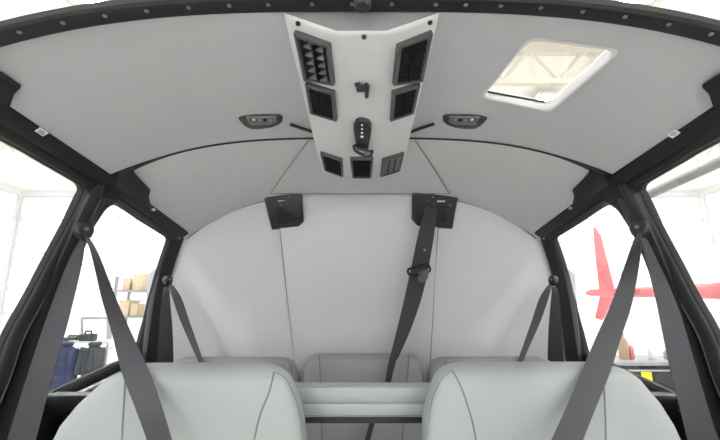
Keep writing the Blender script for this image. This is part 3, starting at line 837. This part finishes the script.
# ================================================================= HANGAR
bm = nb(); box(bm, (0, 6, -EYE-.05), (44, 44, .1)); struct('ground', bm, 'hangar_floor')
ZC = 6.2-EYE
def slab(name, c, s, m): bm = nb(); box(bm, c, s); return struct(name, bm, m)
slab('hangar_wall_rear', (0, 16, 2.3), (28.2, .2, 7.8), 'hangar_wall')
slab('hangar_wall_left', (-14, 2, 2.3), (.2, 28, 7.8), 'hangar_wall')
slab('hangar_wall_right', (14, 2, 2.3), (.2, 28, 7.8), 'hangar_wall')
# front wall around the open hangar door, behind the camera
bm = nb()
for c, q in (((-10.5, -12, 1.5), (7, .2, 6.2)), ((10.5, -12, 1.5), (7, .2, 6.2)), ((0, -12, 3.75), (14, .2, 1.7))): box(bm, c, q)
struct('hangar_wall_front', bm, 'hangar_wall')
# glowing panels added on the hangar walls behind girts, brightening view and cabin
def panel_wall(name, c, s, girts):
    t = thing(name, None, None, (c[0], c[1], -EYE), kind='structure')
    bm = nb(); box(bm, c, s); obj('glow_panel', bm, 'wall_glow', t)
    bm = nb(); along = 0 if s[0] > s[1] else 1
    z0, z1 = c[2]-s[2]/2, c[2]+s[2]/2
    inw = [0, 0, 0]; inw[1-along] = -math.copysign(.09, c[1-along])
    for k in range(girts+1):
        z = z0+(z1-z0)*k/girts; q = [.05, .05, .05]; q[along] = s[along]; box(bm, (c[0]+inw[0], c[1]+inw[1], z), q)
    for k in range(int(s[along]/4)+1):
        q = [.07, .07, z1-z0]; cc = [c[0]+inw[0], c[1]+inw[1], (z0+z1)/2]; cc[along] += -s[along]/2+4*k; box(bm, cc, q)
        for j in range(girts):
            z = z0+(z1-z0)*(j+.5)/girts; cc2 = [cc[0]+inw[0]*.8, cc[1]+inw[1]*.8, z]; cc2[along] += 1.3; box(bm, cc2, (.16, .16, .1))
    obj('girt_frame', bm, 'girt', t)
panel_wall('window_7', (0, 15.86, 2.0-.0), (27.6, .06, 4.6), 5)
panel_wall('window_8', (-13.86, 3.5, 2.0), (.06, 24, 4.6), 5)
panel_wall('window_9', (13.86, 3.5, 2.0), (.06, 24, 4.6), 5)
slab('hangar_ceiling', (0, 2, ZC+.1), (28.2, 28.2, .2), 'hangar_roof')
for i, Y in enumerate((-10.4, -6.2, -2, 2.2, 6.4, 10.6)):
    bm = nb(); box(bm, (0, Y, ZC-.1), (28, .12, .2)); box(bm, (0, Y, ZC-.75), (28, .12, .1))
    for k in range(-14, 14):
        tube(bm, [(k, Y, ZC-.12), (k+.5, Y, ZC-.72), (k+1, Y, ZC-.12)], .04, 6)
    struct('hangar_truss', bm, 'hangar_beam')
for i, X in enumerate((-9, -4.5, 0, 4.5, 9)):
    bm = nb(); box(bm, (X, 2, ZC-.06), (.1, 27.8, .1)); struct('hangar_purlin', bm, 'hangar_beam')
for X in (-9.5, -4, 4, 9.5):
    for Y in (-8.3, -4.1, 0, 4.3, 8.5, 12.8):
        t = thing('hangar_lamp', None, None, (X, Y, ZC-.3), kind='structure')
        bm = nb(); box(bm, (X, Y, ZC-.22), (.5, 1.6, .08), bev=.01); obj('lamp_housing', bm, 'white_paint', t)
        bm = nb(); box(bm, (X, Y, ZC-.275), (.42, 1.5, .03)); obj('diffuser', bm, 'lamp', t)

# red aircraft outside the right windows
hl = thing('parked_helicopter', 'red helicopter parked outside, its tail seen through the right rear window', 'helicopter', (6, 5.5, -EYE))
Q = lambda x, y, Y: P(x, y, Y)
tail = Q(592, 293, 7.0); nose = Q(720, 291, 5.2)
dirv = (nose-tail).normalized()
bm = nb(); pts = [tail+dirv*d for d in (-.1, .0, .6, 1.4, 2.4, 3.6, 4.6)]; tube(bm, pts, [.04, .055, .07, .09, .12, .17, .24], 16); obj('tail_boom', bm, 'red_paint', hl)
fc = tail+dirv*5.6
bm = nb(); R = []
for d, r, dz in ((4.3, .2, 0), (4.6, .5, -.1), (5.0, .72, -.2), (5.6, .82, -.3), (6.4, .8, -.35), (7.0, .6, -.45), (7.4, .3, -.6), (7.55, .06, -.65)):
    c = tail+dirv*d+V((0, 0, dz)); b = dirv.cross(V((0, 0, 1))).normalized(); R.append([c+b*r*.8*math.cos(2*PI*k/20)+V((0, 0, 1))*r*math.sin(2*PI*k/20) for k in range(20)])
loft(bm, R); obj('fuselage', bm, 'red_paint', hl)
bm = nb(); nrm = dirv.cross(V((0, 0, 1))).normalized()*.05
prism(bm, [Q(*p, 7.0)-nrm/2 for p in ((594, 227), (600, 236), (614, 290), (611, 302), (602, 320), (596, 318), (601, 296), (597, 262))], nrm); obj('tail_fin', bm, 'red_paint', hl)
bm = nb(); h = tail+dirv*.75; b = dirv.cross(V((0, 0, 1))).normalized()
prism(bm, [h+b*.75-dirv*.13, h+b*.75+dirv*.13, h-b*.75+dirv*.18, h-b*.75-dirv*.18], (0, 0, .035)); obj('stabilizer', bm, 'red_paint', hl)
for s in (-1, 1):
    p = fc+b*s*.75; p.z = -EYE+.04; up = V((0, 0, 1)); fh = V((dirv.x, dirv.y, 0)).normalized()
    bm = nb(); tube(bm, [p-fh*1.2, p, p+fh*1.4, p+fh*1.7+up*.15], .04, 8)
    for d in (-.5, .7): tube(bm, [p+fh*d, fc+dirv*d+b*s*.3+V((0, 0, -.8))], .03, 8)
    obj('skid', bm, 'grey_paint', hl)
bm = nb(); tube(bm, [fc+V((0, 0, .4)), fc+V((0, 0, 1.0))], .07, 10); obj('mast', bm, 'grey_paint', hl)
for k in range(3):
    a = math.radians(20+120*k); d2 = V((math.cos(a), math.sin(a), 0)); n2 = V((-d2.y, d2.x, 0))*.09
    bm = nb(); m0 = fc+V((0, 0, .98)); prism(bm, [m0+d2*.1-n2, m0+d2*2.6-n2, m0+d2*2.6+n2, m0+d2*.1+n2], (0, 0, .03)); obj('rotor_blade', bm, 'white_paint', hl)
# grey pipe high up outside the right front window
bm = nb(); a = Q(646, 196, 6.0); b2 = Q(724, 160, 4.6); tube(bm, [a+(a-b2)*.2, a, b2, b2+(b2-a)*.8], .068, 14)
struct('hangar_pipe', bm, 'vent_grey')

# black cart with bottles outside the right rear window
def at(px, py, Y): return P(px, py, Y)
YK = 4.2
a = at(616, 362, YK); b2 = at(700, 362, YK)
cc = (a+b2)/2; hgt = cc.z+EYE
t = thing('tool_cart', 'black tool cart with a yellow sticker outside the right rear window', 'cart', (cc.x, YK+.3, -EYE))
bm = nb(); box(bm, (cc.x, YK+.3, cc.z-.02), (b2.x-a.x, .56, .04), bev=.01); obj('top', bm, 'grey_paint', t)
bm = nb(); box(bm, (cc.x, YK+.3, (cc.z-.04-EYE+.1)/2), (b2.x-a.x-.06, .5, hgt-.14), bev=.01); bd = obj('body', bm, 'cart_black', t)
for k in range(3):
    bm = nb(); box(bm, (cc.x, YK+.042, cc.z-.16-.22*k), (b2.x-a.x-.12, .015, .19), bev=.004); dr = obj('drawer', bm, 'cart_black', t)
    bm = nb(); box(bm, (cc.x, YK+.03, cc.z-.085-.22*k), (b2.x-a.x-.2, .02, .016), bev=.004); obj('handle', bm, 'steel', dr)
bm = nb(); c = at(647.5, 377, YK+.02); box(bm, (c.x, YK+.03, c.z), (.1, .008, .09)); obj('sticker', bm, 'yellow', t)
for dx in (-.35, .35):
    for dy in (.1, .5):
        bm = nb(); disc(bm, (cc.x+dx, YK+dy, -EYE+.05), (1, 0, 0), .05, .04, 14); obj('wheel', bm, 'rubber', t)
def bottle(px, wpx, y0, m, label, capm='white_paint', Y=YK+.2, kind='bottle'):
    base = V((at(px, 362, Y).x, Y, cc.z)); r = wpx/2/F*Y; top = at(px, y0, Y).z-cc.z+.02
    t = thing(kind, label, kind, base)
    bm = nb(); R = []
    for z, q in ((0, .9), (.01, 1), (top*.62, 1), (top*.72, .85), (top*.8, .4), (top*.88, .38)):
        R.append([base+V((r*q*math.cos(2*PI*k/14), r*q*math.sin(2*PI*k/14), z)) for k in range(14)])
    loft(bm, R); obj('body', bm, m, t)
    bm = nb(); disc(bm, base+V((0, 0, top*.92)), (0, 0, 1), r*.5, top*.12, 12); obj('cap', bm, capm, t)
bottle(625, 9, 334, 'tan', 'tan bottle standing on the black cart nearest the belt', 'grey_paint')
bottle(632.5, 5, 345, 'red_paint', 'small red bottle on the black cart beside the tan bottle')
bottle(654, 9, 346, 'clear_plastic', 'pale plastic bottle at the middle of the black cart')
bottle(668, 6, 351, 'grey_paint', 'short grey bottle on the black cart near the door post')

# work corner outside the left rear window
YW = 5.4
a = at(40, 343, YW); b2 = at(112, 343, YW); cx = (a.x+b2.x)/2; W = b2.x-a.x
t = thing('workbench', 'white workbench behind the two hanging jackets outside the left window', 'workbench', (cx, YW+.3, -EYE))
bm = nb(); box(bm, (cx, YW+.3, a.z-.025), (W, .6, .05), bev=.008); obj('worktop', bm, 'white_paint', t)
bm = nb(); box(bm, (cx, YW+.34, (a.z-.05-EYE)/2-.0), (W-.1, .5, a.z-.05+EYE-.02), bev=.008); obj('cabinet', bm, 'hangar_wall', t)
def item(name, px, w, y0, m, label, dx=0, Y=YW+.2, dep=.2):
    p = at(px, 343, Y); p.z = a.z; h = max(.04, at(px, y0, Y).z-a.z); w = w/F*Y
    t = thing(name, label, name.replace('_', ' '), p)
    bm = nb(); box(bm, p+V((0, 0, h*.36)), (w, dep, h*.72), bev=.012); obj('case', bm, m, t)
    bm = nb(); tube(bm, [p+V((-w*.3, 0, h*.72)), p+V((-w*.28, 0, h*.97)), p+V((w*.28, 0, h*.97)), p+V((w*.3, 0, h*.72))], .012, 8); obj('handle', bm, 'cart_black', t)
item('tool_case', 72, 14, 335.5, 'cart_black', 'flat black tool case with a handle on the workbench, left one')
item('tool_bag', 87, 10, 331, 'slate_cloth', 'dark slate tool bag on the workbench right of the black case')
t = thing('display_board', 'white framed board standing behind the workbench', 'board', at(95, 330, YW+.62))
bm = nb(); c0 = [at(82, 318, YW+.7), at(108, 318, YW+.7), at(108, 346, YW+.7), at(82, 346, YW+.7)]; prism(bm, c0, (0, .03, 0)); obj('panel', bm, 'hangar_wall', t)
bm = nb()
for i in range(4): tube(bm, [c0[i], c0[(i+1) % 4]], .02, 6)
obj('frame', bm, 'grey_paint', t)
# jackets on a garment rail
YJ = 4.8
t = thing('garment_rail', 'thin metal rail on which the two jackets hang outside the left window', 'rail', (at(74, 343, YJ).x, YJ+.2, -EYE))
ra, rb = at(40, 342.5, YJ+.2), at(108, 342.5, YJ+.2); bm = nb(); tube(bm, [ra, rb], .012, 8); obj('bar', bm, 'steel', t)
for q in (ra, rb):
    bm = nb(); tube(bm, [q, V((q.x, q.y, -EYE+.01))], .014, 8); obj('leg', bm, 'steel', t)
    bm = nb(); tube(bm, [V((q.x, q.y-.02, -EYE+.02)), V((q.x, q.y+.28, -EYE+.02))], .016, 8); obj('foot', bm, 'steel', t)
def jacket(x0, x1, y0, y1, m, label, quilt, Y=YJ):
    p0, p1 = at(x0, y0, Y), at(x1, y1, Y); cxx = (p0.x+p1.x)/2; hw = abs(p1.x-p0.x)/2; zt, zb = p0.z, p1.z
    t = thing('jacket', label, 'jacket', (cxx, Y, zb)); bm = nb(); R = []; n = 40
    for i in range(n+1):
        u = i/n; z = zt+(zb-zt)*u
        w = hw*interp([(0, .22), (.06, .42), (.14, .72), (.3, .82), (.7, .86), (1, .8)], u); d = .1*interp([(0, .5), (.15, 1), (.8, 1.1), (1, .9)], u)
        q = 1 + quilt*.10*abs(math.sin(u*PI*6)) ; fold = .1*(1-quilt)
        R.append([V((cxx+w*math.cos(2*PI*k/24)*q, Y+d*math.sin(2*PI*k/24)*q*(1+fold*math.sin(5*2*PI*k/24)), z)) for k in range(24)])
    loft(bm, R); obj('body', bm, m, t)
    for s in (-1, 1):
        bm = nb(); pts = []; rr = []
        for i in range(13):
            u = i/12; pts.append(V((cxx+s*hw*(.62+.3*u**.6), Y-.03-.03*u, zt-(zt-zb)*(.12+.75*u)))); rr.append(.062*(1-.25*u)*(1+quilt*.12*abs(math.sin(u*PI*5))))
        tube(bm, pts, rr, 12); obj('sleeve', bm, m, t)
    bm = nb(); ring = [V((cxx+hw*.3*math.cos(2*PI*k/16), Y+.06*math.sin(2*PI*k/16), zt+.01)) for k in range(17)]; tube(bm, ring, .025, 8); obj('collar', bm, m, t)
    bm = nb(); tube(bm, [V((cxx, Y, zt)), V((cxx, Y+.05, ra.z+.03)), V((cxx, Y+.19, ra.z+.024)), V((cxx, Y+.215, ra.z-.01))], .006, 6); obj('hanger', bm, 'steel', t)
    bm = nb(); tube(bm, [V((cxx, Y-.104*1.05, zt-.05)), V((cxx, Y-.115, (zt+zb)/2)), V((cxx, Y-.1, zb+.03))], .006, 6); obj('zip', bm, 'cart_black', t)
jacket(51, 75, 345, 389, 'blue_cloth', 'blue quilted jacket hanging outside the left rear window', 1)
jacket(85, 101, 345, 378, 'slate_cloth', 'dark slate jacket hanging right of the blue quilted one', 0)

YS = 9.0
sa, sb = at(112, 312, YS), at(146, 312, YS)
t = thing('storage_rack', 'steel storage rack with cardboard boxes far behind the left rear window', 'rack', ((sa.x+sb.x)/2, YS+.3, -EYE))
lv = [at(120, y, YS).z for y in (345, 316, 290)]
for z in lv:
    bm = nb(); box(bm, ((sa.x+sb.x)/2, YS+.3, z-.02), (sb.x-sa.x, .6, .04)); obj('shelf', bm, 'grey_paint', t)
for X in (sa.x, sb.x):
    for dy in (.03, .57):
        bm = nb(); box(bm, (X, YS+dy, (lv[-1]+.3-EYE)/2), (.05, .05, lv[-1]+.3+EYE)); obj('post', bm, 'grey_paint', t)
for k, (x0, x1, lvl, h) in enumerate(((116, 126, 1, .34), (128, 135, 1, .26), (117, 124, 2, .26), (127, 138, 2, .36))):
    a, b2 = at(x0, 312, YS), at(x1, 312, YS); p = V(((a.x+b2.x)/2, YS+.3, lv[lvl]))
    t = thing('cardboard_box', ('cardboard box on the lower shelf of the rack, left one', 'smaller cardboard box on the lower shelf of the rack, right one', 'small cardboard box on the upper shelf of the rack, left one', 'large cardboard box on the upper shelf of the rack, right one')[k], 'box', p, 'boxes on the storage rack')
    bm = nb(); box(bm, p+V((0, 0, h/2+.001)), (b2.x-a.x, .45, h), bev=.008); obj('carton', bm, 'wood', t)
    bm = nb(); box(bm, p+V((0, 0, h+.002)), (b2.x-a.x+.002, .06, .006)); obj('tape', bm, 'tan', t)
# =============================================================== LIGHTING
w = bpy.data.worlds.new('world'); scene.world = w; w.use_nodes = True
bg = w.node_tree.nodes['Background']; bg.inputs[0].default_value = (1, 1, 1.0, 1); bg.inputs[1].default_value = 2.6
vs = scene.view_settings
scene.display_settings.display_device = 'sRGB'
vs.view_transform = 'Standard'; vs.look = 'None'; vs.exposure = 0.42; vs.gamma = 1.0; vs.use_curve_mapping = False
scene.cycles.use_denoising = True
scene.cycles.max_bounces = 10; scene.cycles.diffuse_bounces = 6; scene.cycles.transparent_max_bounces = 12
